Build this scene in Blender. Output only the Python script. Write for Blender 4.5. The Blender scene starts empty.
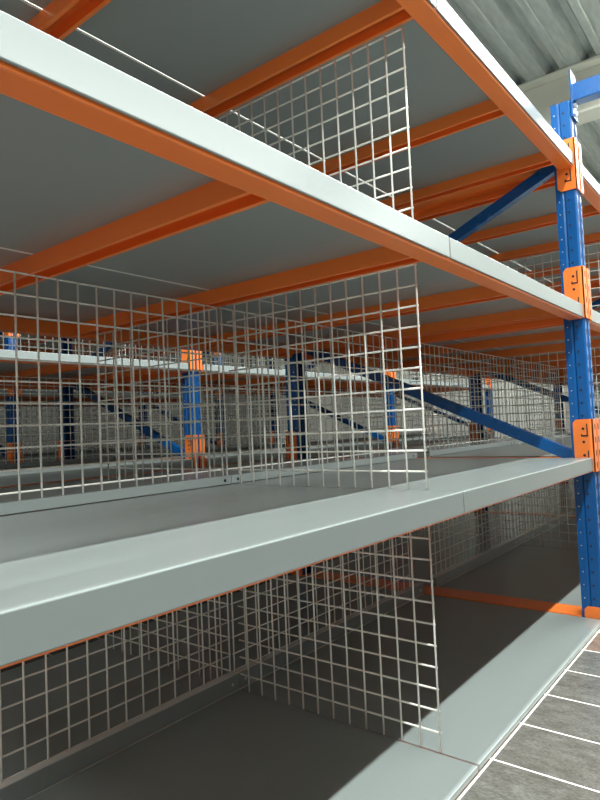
import bpy, math
from mathutils import Matrix, Vector
from math import cos, sin, pi

# ---------------------------------------------------------------- units
S = 0.588            # metres per layout unit (camera to front edge of the shelves)
ZF = 1.335           # eye height above the tiles in layout units
col = bpy.context.scene.collection

def V(p): return (p[0]*S, p[1]*S, p[2]*S)

# ---------------------------------------------------------------- materials
def new_mat(name):
    m = bpy.data.materials.new(name); m.use_nodes = True
    nt = m.node_tree; b = nt.nodes['Principled BSDF']
    return m, nt, b

def paint(name, rgb, rough=.4, metal=0., var=.06, scale=6., spec=.5, bump=0., rvar=.1, coords='Object', stretch=None, ramp=(.3, .7)):
    m, nt, b = new_mat(name)
    tc = nt.nodes.new('ShaderNodeTexCoord')
    src = tc.outputs[coords]
    if stretch:
        mp = nt.nodes.new('ShaderNodeMapping'); mp.inputs['Scale'].default_value = stretch
        nt.links.new(src, mp.inputs['Vector']); src = mp.outputs['Vector']
    n = nt.nodes.new('ShaderNodeTexNoise'); n.inputs['Scale'].default_value = scale; n.inputs['Detail'].default_value = 5
    nt.links.new(src, n.inputs['Vector'])
    r = nt.nodes.new('ShaderNodeValToRGB')
    r.color_ramp.elements[0].position = ramp[0]; r.color_ramp.elements[1].position = ramp[1]
    r.color_ramp.elements[0].color = tuple(c*(1-var) for c in rgb)+(1,)
    r.color_ramp.elements[1].color = tuple(min(1, c*(1+var)) for c in rgb)+(1,)
    nt.links.new(n.outputs['Fac'], r.inputs['Fac']); nt.links.new(r.outputs['Color'], b.inputs['Base Color'])
    mr = nt.nodes.new('ShaderNodeMapRange'); mr.inputs['To Min'].default_value = rough*(1-rvar); mr.inputs['To Max'].default_value = rough*(1+rvar)
    nt.links.new(n.outputs['Fac'], mr.inputs['Value']); nt.links.new(mr.outputs['Result'], b.inputs['Roughness'])
    b.inputs['Metallic'].default_value = metal
    b.inputs['Specular IOR Level'].default_value = spec
    if bump:
        bp = nt.nodes.new('ShaderNodeBump'); bp.inputs['Strength'].default_value = bump; bp.inputs['Distance'].default_value = .002
        nt.links.new(n.outputs['Fac'], bp.inputs['Height']); nt.links.new(bp.outputs['Normal'], b.inputs['Normal'])
    return m

M = {}
M['deck'] = paint('grey_powder_coat', (.275, .318, .314), .28, var=.02, scale=2.2, spec=.5, rvar=.06, ramp=(0, 1))
M['orange'] = paint('orange_powder_coat', (1.0, .232, .04), .3, var=.04, scale=5)
M['blue'] = paint('blue_powder_coat', (.001, .088, .31), .27, var=.05, scale=5)
M['wire'] = paint('cream_coated_wire', (.92, .92, .85), .35, var=.03, spec=.6)
M['dark'] = paint('punched_hole_dark', (.006, .007, .02), .7, var=.1)
M['zinc'] = paint('zinc_bolt', (.75, .75, .75), .3, metal=.9)
M['galv'] = paint('galvanised_sheet', (.36, .40, .385), .42, metal=.25, var=.16, scale=9, bump=.15, rvar=.25, stretch=(.5, 2.5, 2))
M['beam'] = paint('painted_steel_beam', (.55, .555, .49), .55, var=.04, scale=2)
M['dim'] = paint('grey_cladding', (.11, .112, .10), .7, var=.1, scale=1.2)
M['wall'] = paint('painted_wall_panel', (.52, .53, .48), .7, var=.05, scale=1.2)
M['rail'] = paint('light_grey_rail', (.82, .83, .80), .25, var=.08, scale=8, metal=.1)

def tile_material():
    m, nt, b = new_mat('slate_tiles')
    L = nt.links; N = nt.nodes
    geo = N.new('ShaderNodeNewGeometry')
    sep = N.new('ShaderNodeSeparateXYZ'); L.new(geo.outputs['Position'], sep.inputs[0])
    def math_(op, a, bb=None, clamp=False):
        n = N.new('ShaderNodeMath'); n.operation = op; n.use_clamp = clamp
        for i, v in enumerate((a, bb)):
            if v is None: continue
            if isinstance(v, (int, float)): n.inputs[i].default_value = v
            else: L.new(v, n.inputs[i])
        return n.outputs[0]
    px, py = .3475*S, 1.74*S
    u = math_('DIVIDE', math_('SUBTRACT', sep.outputs['X'], 2.031*S), px)
    v = math_('DIVIDE', math_('SUBTRACT', sep.outputs['Y'], .992*S), py)
    fu = math_('FRACT', u); fv = math_('FRACT', v)
    def dist(f, pitch):
        return math_('MULTIPLY', math_('MINIMUM', f, math_('SUBTRACT', 1.0, f)), pitch)
    d = math_('MINIMUM', dist(fu, px), dist(fv, py))
    g = math_('LESS_THAN', d, .0026)
    cu = math_('FLOOR', u); cv = math_('FLOOR', v)
    cmb = N.new('ShaderNodeCombineXYZ'); L.new(cu, cmb.inputs[0]); L.new(cv, cmb.inputs[1])
    wn = N.new('ShaderNodeTexWhiteNoise'); L.new(cmb.outputs[0], wn.inputs['Vector'])
    nz = N.new('ShaderNodeTexNoise'); nz.inputs['Scale'].default_value = 20; nz.inputs['Detail'].default_value = 9; nz.inputs['Roughness'].default_value = .65
    add = N.new('ShaderNodeVectorMath'); add.operation = 'ADD'
    sc = N.new('ShaderNodeVectorMath'); sc.operation = 'SCALE'; sc.inputs['Scale'].default_value = 7.
    L.new(wn.outputs['Color'], sc.inputs[0]); L.new(sc.outputs[0], add.inputs[0]); L.new(geo.outputs['Position'], add.inputs[1])
    tmp = N.new('ShaderNodeMapping'); tmp.inputs['Scale'].default_value = (1.6, .7, 1)
    L.new(add.outputs[0], tmp.inputs['Vector']); L.new(tmp.outputs['Vector'], nz.inputs['Vector'])
    fine = N.new('ShaderNodeTexNoise'); fine.inputs['Scale'].default_value = 170; fine.inputs['Detail'].default_value = 6
    L.new(tmp.outputs['Vector'], fine.inputs['Vector'])
    both = N.new('ShaderNodeMath'); both.operation = 'MULTIPLY_ADD'; both.inputs[1].default_value = .45
    L.new(fine.outputs['Fac'], both.inputs[0])
    half = N.new('ShaderNodeMath'); half.operation = 'MULTIPLY'; half.inputs[1].default_value = .55
    L.new(nz.outputs['Fac'], half.inputs[0]); L.new(half.outputs[0], both.inputs[2])
    r = N.new('ShaderNodeValToRGB')
    e = r.color_ramp.elements
    e[0].position = .28; e[0].color = (.05, .044, .038, 1)
    e[1].position = .74; e[1].color = (.2, .193, .18, 1)
    e2 = e.new(.5); e2.color = (.11, .10, .09, 1)
    L.new(both.outputs[0], r.inputs['Fac'])
    warm = N.new('ShaderNodeMixRGB'); warm.blend_type = 'MULTIPLY'
    wr = N.new('ShaderNodeValToRGB'); wr.color_ramp.interpolation = 'CONSTANT'
    we = wr.color_ramp.elements; we[0].color = (.92, 1, 1, 1); we[1].position = .45; we[1].color = (1.35, 1.05, .88, 1)
    w3 = we.new(.75); w3.color = (.8, .82, .82, 1)
    L.new(wn.outputs['Value'], wr.inputs['Fac'])
    warm.inputs['Fac'].default_value = 1; L.new(r.outputs['Color'], warm.inputs[1]); L.new(wr.outputs['Color'], warm.inputs[2])
    mix = N.new('ShaderNodeMixRGB'); L.new(g, mix.inputs['Fac']); L.new(warm.outputs[0], mix.inputs[1]); mix.inputs[2].default_value = (.8, .79, .74, 1)
    L.new(mix.outputs[0], b.inputs['Base Color'])
    rr = N.new('ShaderNodeMapRange'); rr.inputs['To Min'].default_value = .1; rr.inputs['To Max'].default_value = .34
    L.new(both.outputs[0], rr.inputs['Value']); L.new(rr.outputs['Result'], b.inputs['Roughness'])
    bp = N.new('ShaderNodeBump'); bp.inputs['Strength'].default_value = .15; bp.inputs['Distance'].default_value = .003
    hh = math_('SUBTRACT', nz.outputs['Fac'], g); L.new(hh, bp.inputs['Height']); L.new(bp.outputs['Normal'], b.inputs['Normal'])
    return m
M['tile'] = tile_material()

# ---------------------------------------------------------------- mesh builder
class MB:
    def __init__(s): s.v = []; s.f = []; s.m = []
    def add(s, vs, fs, mi=0):
        o = len(s.v); s.v += vs; s.f += [tuple(i+o for i in f) for f in fs]; s.m += [mi]*len(fs); return s
    def box(s, x0, x1, y0, y1, z0, z1, mi=0):
        vs = [(x, y, z) for z in (z0, z1) for y in (y0, y1) for x in (x0, x1)]
        return s.add(vs, [(0, 2, 3, 1), (4, 5, 7, 6), (0, 1, 5, 4), (2, 6, 7, 3), (0, 4, 6, 2), (1, 3, 7, 5)], mi)
    def prism(s, pts, axis, a0, a1, mi=0, cap=True):
        """closed 2D outline extruded along an axis; pts are the two other coordinates in xyz order"""
        n = len(pts)
        def P(p, a):
            if axis == 'x': return (a, p[0], p[1])
            if axis == 'y': return (p[0], a, p[1])
            return (p[0], p[1], a)
        vs = [P(p, a0) for p in pts]+[P(p, a1) for p in pts]
        fs = [(i, (i+1) % n, (i+1) % n+n, i+n) for i in range(n)]
        if cap: fs += [tuple(range(n))[::-1], tuple(range(n, 2*n))]
        return s.add(vs, fs, mi)
    def sheet(s, line, t, axis, a0, a1, mi=0):
        """open polyline of thickness t extruded along an axis (folded sheet metal)"""
        n = len(line); L = []; R_ = []
        for i in range(n):
            ds = []
            if i > 0: ds.append((Vector(line[i])-Vector(line[i-1])).normalized())
            if i < n-1: ds.append((Vector(line[i+1])-Vector(line[i])).normalized())
            d = sum(ds, Vector((0, 0))).normalized(); nrm = Vector((-d.y, d.x))
            k = 1/max(.5, nrm.dot(Vector((-ds[0].y, ds[0].x))))
            L.append(tuple(Vector(line[i])+nrm*t/2*k)); R_.append(tuple(Vector(line[i])-nrm*t/2*k))
        return s.prism(L+R_[::-1], axis, a0, a1, mi)
    def wire(s, a, b, r, n=6, mi=0):
        a = Vector(a); b = Vector(b); d = (b-a).normalized()
        up = Vector((0, 0, 1)) if abs(d.z) < .9 else Vector((1, 0, 0))
        u = d.cross(up).normalized(); w = d.cross(u)
        vs = [tuple(c+u*r*cos(2*pi*i/n)+w*r*sin(2*pi*i/n)) for c in (a, b) for i in range(n)]
        fs = [(i, (i+1) % n, (i+1) % n+n, i+n) for i in range(n)]+[tuple(range(n))[::-1], tuple(range(n, 2*n))]
        return s.add(vs, fs, mi)
    def disc(s, c, axis, r, h=.002, n=10, mi=1):
        c = Vector(c); d = {'x': Vector((1, 0, 0)), 'y': Vector((0, 1, 0)), 'z': Vector((0, 0, 1))}[axis]*h/2
        return s.wire(c-d, c+d, r, n, mi)
    def build(s, name, mats, parent=None, bevel=0, smooth=False):
        me = bpy.data.meshes.new(name); me.from_pydata([V(v) for v in s.v], [], s.f)
        for m in (mats if isinstance(mats, (list, tuple)) else [mats]): me.materials.append(m)
        for p, mi in zip(me.polygons, s.m): p.material_index = mi
        import bmesh
        bm = bmesh.new(); bm.from_mesh(me); bmesh.ops.recalc_face_normals(bm, faces=bm.faces); bm.to_mesh(me); bm.free()
        if smooth:
            for p in me.polygons: p.use_smooth = True
        o = bpy.data.objects.new(name, me); col.objects.link(o)
        if parent: o.parent = parent
        if bevel:
            md = o.modifiers.new('bevel', 'BEVEL'); md.width = bevel*S; md.segments = 2; md.limit_method = 'ANGLE'; md.angle_limit = .6
        return o

def empty(name, loc=(0, 0, 0)):
    o = bpy.data.objects.new(name, None); o.empty_display_size = .1; o.location = V(loc); col.objects.link(o); return o
def tag(o, label=None, cat=None, group=None, kind=None):
    for k, v in (('label', label), ('category', cat), ('group', group), ('kind', kind)):
        if v: o[k] = v
    return o
def copy_tree(o, parent=None):
    c = o.copy(); col.objects.link(c)
    if parent: c.parent = parent
    for ch in list(o.children): copy_tree(ch, c)
    return c
def clear_tags(o):
    for k in ('label', 'category', 'group', 'kind'):
        if k in o: del o[k]

# ---------------------------------------------------------------- layout
P0, PITCH = .158, 4.16       # left side of the first upright, bay pitch
PW, PD, GW = .145, .126, .172          # upright face width and depth
YF, YB = 1.0, 3.58           # front and rear face of a rack row
ROW = 3.86                   # distance from one rack row to the next
LEVELS = {'A': -1.31, 'B': -.273, 'C': .731, 'D': 1.749}
def zf(z): return z+ZF
GAPX0 = P0+PW+.006           # bay inner left (relative to bay origin at x=0 => P0)

# local coordinates below: x=0 is the left side of the bay's left upright, y=0 the row's front face, z=0 the deck surface
BX0, BX1 = GW+.02, PITCH-.02
MIDX = 2.107                 # centre seam
DEPTH = YB-YF                # 2.58
YM0, YM1 = 1.262, 1.31       # centre gap of the two decks

def connector(mb, side, z0, z1):
    """folded beam connector hugging an upright; side=-1: on the upright's left side, +1: on its right"""
    # local: x=0 is the outer side plane of the upright, growing away from the upright
    t = .008
    a = -side
    c = .022
    # side plate (clipped corners)
    x0, x1 = sorted((0.001*side, side*(t+.001)))
    mb.prism([(-.012, z0), (.092, z0), (.112, z0+c), (.112, z1-c), (.092, z1), (-.012, z1)], 'x', x0, x1)
    xa, xb = sorted((side*(t+.001), -side*.058))
    mb.box(xa, xb, -.014, -.003, z0, z1)
    # round holes and the hooked lock slot on the side plate
    xs = side*(t+.0015)
    zc = z1-.062
    while zc > z0+.03:
        mb.disc((xs, .05, zc), 'x', .0085, .003, 10, 1); zc -= .087
    for zt in (z1-.03, z1-.205):
        if zt-.088 > z0:
            xx0, xx1 = sorted((xs-.0015, xs+.0015))
            mb.box(xx0, xx1, .022, .029, zt-.075, zt, 1)
            mb.box(xx0, xx1, .022, .062, zt-.083, zt-.074, 1)
            mb.box(xx0, xx1, .056, .063, zt-.083, zt-.066, 1)
    # slots on the front flange
    for zt in (z1-.05, z1-.137, z1-.224, z1-.3):
        if zt > z0+.02:
            xm = -side*.03
            mb.box(xm-.005, xm+.005, -.0155, -.0135, zt-.018, zt+.018, 1)

def make_beam(name, parent, front=True, conn=(-.086, .259)):
    mb = MB()
    y0, y1 = (.009, .098) if front else (DEPTH-.098, DEPTH-.009)
    mb.box(BX0-.008, BX1+.008, y0, y1, -.0935, -.011)
    b = mb.build(name, M['orange'], parent, bevel=.007)
    for xs, side in ((PW, 1), (PITCH, -1)):
        c = MB(); connector(c, side, *conn)
        if not front:
            c.v = [(x, DEPTH-y, z) for x, y, z in c.v]
        c.v = [(x+xs, y, z) for x, y, z in c.v]
        o = c.build('beam_connector', [M['orange'], M['dark']], b)
    return b

def make_shelf(level):
    r = empty('rack_shelf')
    lip = .0235 if level == 'A' else .085
    rise = .077 if level == 'A' else .046
    conn = {'A': (-.02, .07), 'B': (-.092, .251), 'C': (-.086, .259), 'D': (-.239, .106)}[level]
    if level != 'A':
        make_beam('front_beam', r, True, conn); make_beam('rear_beam', r, False, conn)
    else:
        for front in (True, False):
            for xs, side in ((PW, 1), (PITCH, -1)):
                c = MB(); connector(c, side, *conn)
                if not front: c.v = [(x, DEPTH-y, z) for x, y, z in c.v]
                c.v = [(x+xs, y, z) for x, y, z in c.v]
                c.build('beam_connector', [M['orange'], M['dark']], r)
    # decks: folded sheets, lip turned down at the outer edge
    t = .008
    for (xa, xb) in ((BX0, MIDX-.005), (MIDX+.005, BX1)):
        for front in (True, False):
            mb = MB()
            if lip > .05:
                line = [(.004, -lip), (.004, -t/2), (YM0-.004, -t/2)]
            else:
                line = [(.004, -lip), (.004, -t/2), (YM0-.004, -t/2)]
            mb.sheet(line, t, 'x', xa, xb)
            # short side folds under the sheet
            z1 = -t
            if level != 'A':
                mb.box(xa, xa+.006, .105, YM0-.01, -.024, z1); mb.box(xb-.006, xb, .105, YM0-.01, -.024, z1)
            if not front:
                mb.v = [(x, DEPTH-(y if y < .9 else y+.044), z) for x, y, z in mb.v]
            mb.build('deck_panel', M['deck'], r, bevel=.003)
    # support bars running front to back below the decks
    if level != 'A':
        for xc in ((.255, 1.178, 2.062, 3.13, 4.01) if level == 'D' else (.255, 1.116, 2.05, 3.085, 3.98)):
            mb = MB(); w = .046; zt, zb = -.0095, -.074
            mb.sheet([(xc-w+.014, zb), (xc-w, zb), (xc-w, zt), (xc+w, zt), (xc+w, zb), (xc+w-.014, zb)], .0055, 'y', .1, DEPTH-.1)
            mb.build('support_bar', M['orange'], r)
    else:
        # coloured strips showing in the seam between the floor panels
        mb = MB(); mb.box(MIDX-.03, MIDX+.03, .01, DEPTH-.01, -.02, -.0085)
        mb.build('support_bar', M['orange'], r)
    # raised rail in the middle that carries the mesh
    for (xa, xb) in ((BX0, MIDX-.002), (MIDX+.002, BX1)):
        mb = MB()
        mb.sheet([(YM0+.003, .004), (YM0+.003, rise-.003), (YM1-.004, rise-.003), (YM1-.004, rise-.02)], .006, 'x', xa, xb)
        mb.box(xa, xb, YM0-.0005, YM0+.0125, -.0075, -.002, 2)
        for xe in ([xb-.045] if xb < 3 else [xa+.045, xb-.06]):
            mb.disc((xe, YM0+.0005, rise*.5), 'y', .0085, .003, 10, 1)
        if level == 'A': mb.box(xa, xb, YM0+.0065, YM1-.001, rise-.0015, rise+.002, 3)
        mb.build('middle_rail', [M['deck'], M['zinc'] if level == 'A' else M['dark'], M['wire'], M['rail']], r)
    return r

def make_frame():
    r = empty('upright_frame')
    ztop = 2.117+ZF
    for front in (True, False):
        mb = MB()
        # folded open profile (plan view), with a stepped side
        w, d = PW, PD
        line = [(.022, d), (.004, d), (.004, .088), (.012, .076), (.004, .066), (.004, .012), (.014, .004),
                (.050, .004), (.058, .012), (w-.058, .012), (w-.050, .004),
                (w-.014, .004), (w-.004, .012), (w-.004, .066), (w-.012, .076), (w-.004, .088), (w-.004, d), (w-.022, d)]
        mb.sheet(line, .007, 'z', .012, ztop)
        z = .06
        while z < ztop-.04:
            for xs in (.0, w): mb.disc((xs, .05, z), 'x', .0078, .0022, 8, 1)
            for xs in (.036, w-.036):
                mb.box(xs-.007, xs+.007, -.0006, .001, z+.03, z+.062, 1)
            for xs in (.0, w): mb.disc((xs, .108, z), 'x', .0045, .0022, 6, 2)
            z += .085
        if not front: mb.v = [(x, DEPTH-y, z) for x, y, z in mb.v]
        mb.build('post', [M['blue'], M['dark'], M['zinc']], r)
        fp = MB(); fp.box(-.012, w+.012, -.01, PD+.012, .0, .012)
        if not front: fp.v = [(x, DEPTH-y, z) for x, y, z in fp.v]
        fp.build('foot_plate', M['blue'], r, bevel=.003)
    # diagonal braces: C channels between the posts
    def brace(pa, pb, x=PW/2-.02):
        a = Vector((pa[0], pa[1])); b = Vector((pb[0], pb[1])); d = (b-a).normalized(); n = Vector((-d.y, d.x))
        h = .038; t = .007; wd = .06
        mb = MB()
        # channel section: web on the -x side, flanges back
        def quadbox(o0, o1, x0, x1):
            ps = [a+n*o0, b+n*o0, b+n*o1, a+n*o1]
            mb.prism([tuple(p) for p in ps], 'x', x0, x1)
        quadbox(-h, h, x, x+t); quadbox(-h, -h+t, x+t, x+wd); quadbox(h-t, h, x+t, x+wd)
        mb.build('diagonal_brace', M['blue'], r)
        for p in (a+d*.03, b-d*.03):
            bo = MB(); bo.disc((x-.006, p.x, p.y), 'x', .014, .014, 6, 0); bo.build('brace_bolt', M['zinc'], r)
    brace((.10, zf(1.745)), (DEPTH-.07, zf(.70)))
    brace((DEPTH-.07, zf(.78)), (.10, zf(-.285)))
    # tie plates bridging the gap between the decks of two bays
    for L, z in LEVELS.items():
        mb = MB()
        mb.sheet([(-.016, zf(z)-.03), (-.016, zf(z)-.012), (GW+.016, zf(z)-.012), (GW+.016, zf(z)-.03)] if L != 'A' else
                 [(-.016, zf(z)-.012), (-.016, zf(z)+.003), (GW+.016, zf(z)+.003), (GW+.016, zf(z)-.012)], .006, 'y', PD+.004, DEPTH-PD-.004)
        mb.build('tie_plate', M['orange'], r)
    return r

RW = .0084
GP = .0865
GZ = .0852
def mesh_data_back(width):
    """mesh panel in the XZ plane, x from 0 to width, z=0 the deck"""
    mb = MB(); n = int(round((width-.02)/.0912)); p = (width-.02)/n
    top = .075+GZ*10
    for i in range(n+1):
        x = .01+p*i; mb.wire((x, 0, .044), (x, 0, top), RW/2, 8)
    for j in range(11):
        z = .075+GZ*j; mb.wire((.0065, .006, z), (width-.0065, .006, z), RW/2, 8)
    return mb
def mesh_data_div():
    mb = MB(); top = .075+GZ*10
    for k in range(13):
        y = .156+GP*k; mb.wire((0, y, .002), (0, y, top), RW/2, 8)
    for j in range(11):
        z = .075+GZ*j; mb.wire((.0055, .1535, z), (.0055, 1.256, z), RW/2, 8)
    return mb

# ---------------------------------------------------------------- the rack rows
proto_shelf = {L: make_shelf(L) for L in LEVELS}
proto_frame = make_frame()
back_mb = mesh_data_back(MIDX-BX0-.01)
proto_back = back_mb.build('wire_mesh_grid', M['wire'], smooth=True)
mb = mesh_data_div(); proto_div = mb.build('wire_mesh_divider', M['wire'], smooth=True)
mb = mesh_data_div(); mb.v = [(x, DEPTH-y, z) for x, y, z in mb.v]; proto_div2 = mb.build('wire_mesh_divider', M['wire'], smooth=True)
used = set()
def place(proto, loc, label, cat, group):
    if proto.name in used: o = copy_tree(proto)
    else: o = proto; used.add(proto.name)
    o.location = V(loc)
    tag(o, label, cat, group)
    return o

ROWN = {0: 'nearest rack row', 1: 'second rack row back', 2: 'third rack row back', 3: 'fourth rack row back'}
LEVN = {'A': 'bottom', 'B': 'second-lowest', 'C': 'second-highest', 'D': 'topmost'}
BAYN = {0: 'bay left of the big blue post', 1: 'first bay right of big blue post', 2: 'second bay right of big blue post', 3: 'third bay right of big blue post'}
BAYF = {0: 'leftmost bay', 1: 'second bay from left', 2: 'third bay from left', 3: 'fourth bay from left'}
rows = {0: (0, 4), 1: (0, 3), 2: (0, 2)}
for r, (b0, b1) in rows.items():
    y = YF+ROW*r
    where = ROWN[r]
    for b in range(b0, b1):
        x = P0+PITCH*b
        spot = BAYN[b] if r == 0 else BAYF[b-b0]
        for L, z in LEVELS.items():
            zz = zf(z)
            lab = f"{LEVN[L]} grey steel shelf, {where}, {spot}"
            place(proto_shelf[L], (x, y, zz), lab, 'shelf', f'grey shelves of the {where}')
            if L == 'D': continue
            if r < 3:
                for h, xa in (('left panel', BX0+.004), ('right panel', MIDX+.006)):
                    place(proto_back, (x+xa, y+YM1-.001, zz), f"wire back mesh, {h}, {LEVN[L]} shelf, {where}, {spot.replace('big blue ', '').replace('bay left', 'left')}",
                          'mesh panel', f'wire mesh back panels of the {where}')
                if r > 0 and L == 'A' : continue
                place(proto_div, (x+MIDX, y, zz), f"front wire divider, {LEVN[L]} shelf, {where}, {spot}",
                      'mesh divider', f'wire mesh dividers of the {where}')
                place(proto_div2, (x+MIDX, y, zz), f"rear wire divider, {LEVN[L]} shelf, {where}, {spot}",
                      'mesh divider', f'wire mesh dividers of the {where}')
    for f in range(b0, b1+1):
        x = P0+PITCH*f
        if r == 0:
            lab = {0: 'blue upright rack frame at the left end of the nearest rack row',
                   1: 'big bright blue perforated rack post frame with orange connectors at the right',
                   2: 'blue upright frame of nearest rack row, first one beyond the big blue post',
                   3: 'blue upright frame of nearest rack row, second one beyond the big blue post',
                   4: 'blue upright frame of nearest rack row, third one beyond the big blue post'}[f]
        else:
            lab = f"dark blue upright frame, {where}, {['first', 'second', 'third', 'fourth', 'fifth'][f-b0]} counted from the left"
        place(proto_frame, (x, y, 0), lab, 'rack frame', f'blue upright frames of the {where}')

# unseen facing rack row, added to block low-angle light; the tie beam ends there
for b in range(-2, 3):
    for L, z in LEVELS.items():
        place(proto_shelf[L], (P0+PITCH*b, -4.1, zf(z)), f"{LEVN[L]} grey steel shelf, unseen facing rack row across the near aisle, {BAYF[b+2] if b < 2 else 'fifth bay from left'}", 'shelf', 'grey shelves of the unseen facing rack row')
for b in range(-2, 4):
    place(proto_frame, (P0+PITCH*b, -4.1, 0), f"blue upright frame, unseen facing rack row across the near aisle, {['first', 'second', 'third', 'fourth', 'fifth', 'sixth'][b+2]} from left", 'rack frame', 'blue upright frames of the unseen facing rack row')

# blue tie beam from the big post's top across the aisle
t = empty('aisle_tie_beam', (4.39, 1.0, zf(2.12)))
mb = MB(); mb.sheet([(-.035, .0), (.045, .0), (.045, .112), (-.035, .112)], .008, 'y', -2.49, -.012)
mb.sheet([(-.035, .0), (-.035, .112)], .008, 'y', -2.49, -.012)
mb.build('beam', M['blue'], t)
mb = MB(); mb.box(-.07, .06, -.012, -.002, -.12, .20); mb.build('mounting_plate', M['blue'], t, bevel=.002)
for dz in (-.03, -.09):
    mb = MB(); mb.disc((-.02, -.02, dz), 'y', .016, .018, 6, 0); mb.build('bolt', M['zinc'], t)
mb = MB(); mb.disc((-.041, -.3, .03), 'x', .012, .012, 8, 0); mb.build('bolt', M['zinc'], t)
tag(t, 'bright blue steel beam running across the aisle from the top of the big blue post', 'beam')

# ---------------------------------------------------------------- the hall
def struct(o): o['kind'] = 'structure'; return o
X0, X1, Y0, Y1, ZR = -9., 18.6, -13., 16., 6.4
mb = MB(); mb.box(X0, X1, Y0, Y1, -.1, 0); struct(mb.build('floor', M['tile']))
# trapezoidal roof sheet, ribs along X
mb = MB(); pts = []; pit = .62; y = Y0
prof = [(0, 0), (.20, 0), (.215, .012), (.235, .012), (.25, 0), (.36, 0), (.44, .17), (.54, .17)]
while y < Y1:
    for a, h in prof: pts.append((y+a*pit/.62, zf(ZR)+h))
    y += pit
mb.prism(pts+[(pts[-1][0], zf(ZR)+.5), (pts[0][0], zf(ZR)+.5)], 'x', X0, X1)
struct(mb.build('ceiling', M['galv']))
RB = 11.78
for i, xb in enumerate((RB-10.6, RB)):
    mb = MB(); zt = zf(ZR)-.003; zb = zt-.93; w = .5
    mb.box(xb, xb+w, Y0, Y1, zt-.05, zt); mb.box(xb, xb+w, Y0, Y1, zb, zb+.05); mb.box(xb+w/2-.015, xb+w/2+.015, Y0, Y1, zb+.05, zt-.05)
    struct(mb.build(f'trim_{i+1}', M['beam'], bevel=.01))
mb = MB(); mb.box(X1, X1+.2, Y0, Y1, 0, zf(ZR)+.5); struct(mb.build('wall_right', M['wall']))
mb = MB(); mb.box(X0, X1, Y1, Y1+.2, 0, zf(ZR)+.5); struct(mb.build('wall_back', M['dim']))
mb = MB(); mb.box(X0-.2, X0, Y0, Y1, 0, zf(ZR)+.5); struct(mb.build('wall_left', M['wall']))  # unseen wall, added to keep stray world light out of the aisles

# ---------------------------------------------------------------- light
def strip(name, x0, x1, y, z, w, power, color=(1, 1, 1)):
    l = bpy.data.lights.new(name, 'AREA'); l.shape = 'RECTANGLE'; l.size = (x1-x0)*S; l.size_y = w*S; l.energy = power; l.color = color
    o = bpy.data.objects.new(name, l); o.location = V(((x0+x1)/2, y, zf(z))); col.objects.link(o); return o
LC = (.97, 1.0, .96)
for yl, pw, wl in ((-7.5, 900, .35), (-1.25, 660, .12), (.93, 560, .12), (8.2, 110, .35)):  # one row follows the shelf shadows, the rest are added to brighten shelf lips
    strip('lamp_and_fill_strip', -8, 18, yl, 5.9, wl, pw, LC)
w = bpy.data.worlds.new('World'); bpy.context.scene.world = w; w.use_nodes = True
bg = w.node_tree.nodes['Background']; bg.inputs[0].default_value = (.86, .95, 1, 1); bg.inputs[1].default_value = .17

# ---------------------------------------------------------------- camera
f, yaw, pit_, rol = 612.97, 0.902114, 0.0459684, -0.0434580
cy, sy, cp, sp = cos(yaw), sin(yaw), cos(pit_), sin(pit_)
fw = Vector((sy*cp, cy*cp, sp)); rt = Vector((cy, -sy, 0)); up = rt.cross(fw)
r2 = rt*cos(rol)+up*sin(rol); u2 = -rt*sin(rol)+up*cos(rol)
cam = bpy.data.cameras.new('camera'); cam.sensor_fit = 'HORIZONTAL'; cam.sensor_width = 36; cam.lens = f/600*36
cam.clip_start = .02; cam.clip_end = 200
co = bpy.data.objects.new('camera', cam); col.objects.link(co)
mw = Matrix((r2, u2, -fw)).transposed().to_4x4(); mw.translation = Vector((0, 0, ZF*S)); co.matrix_world = mw
sc = bpy.context.scene; sc.camera = co
sc.view_settings.view_transform = 'Standard'; sc.view_settings.look = 'None'; sc.view_settings.gamma = 1
sc.view_settings.use_curve_mapping = False
sc.view_settings.exposure = 0.34
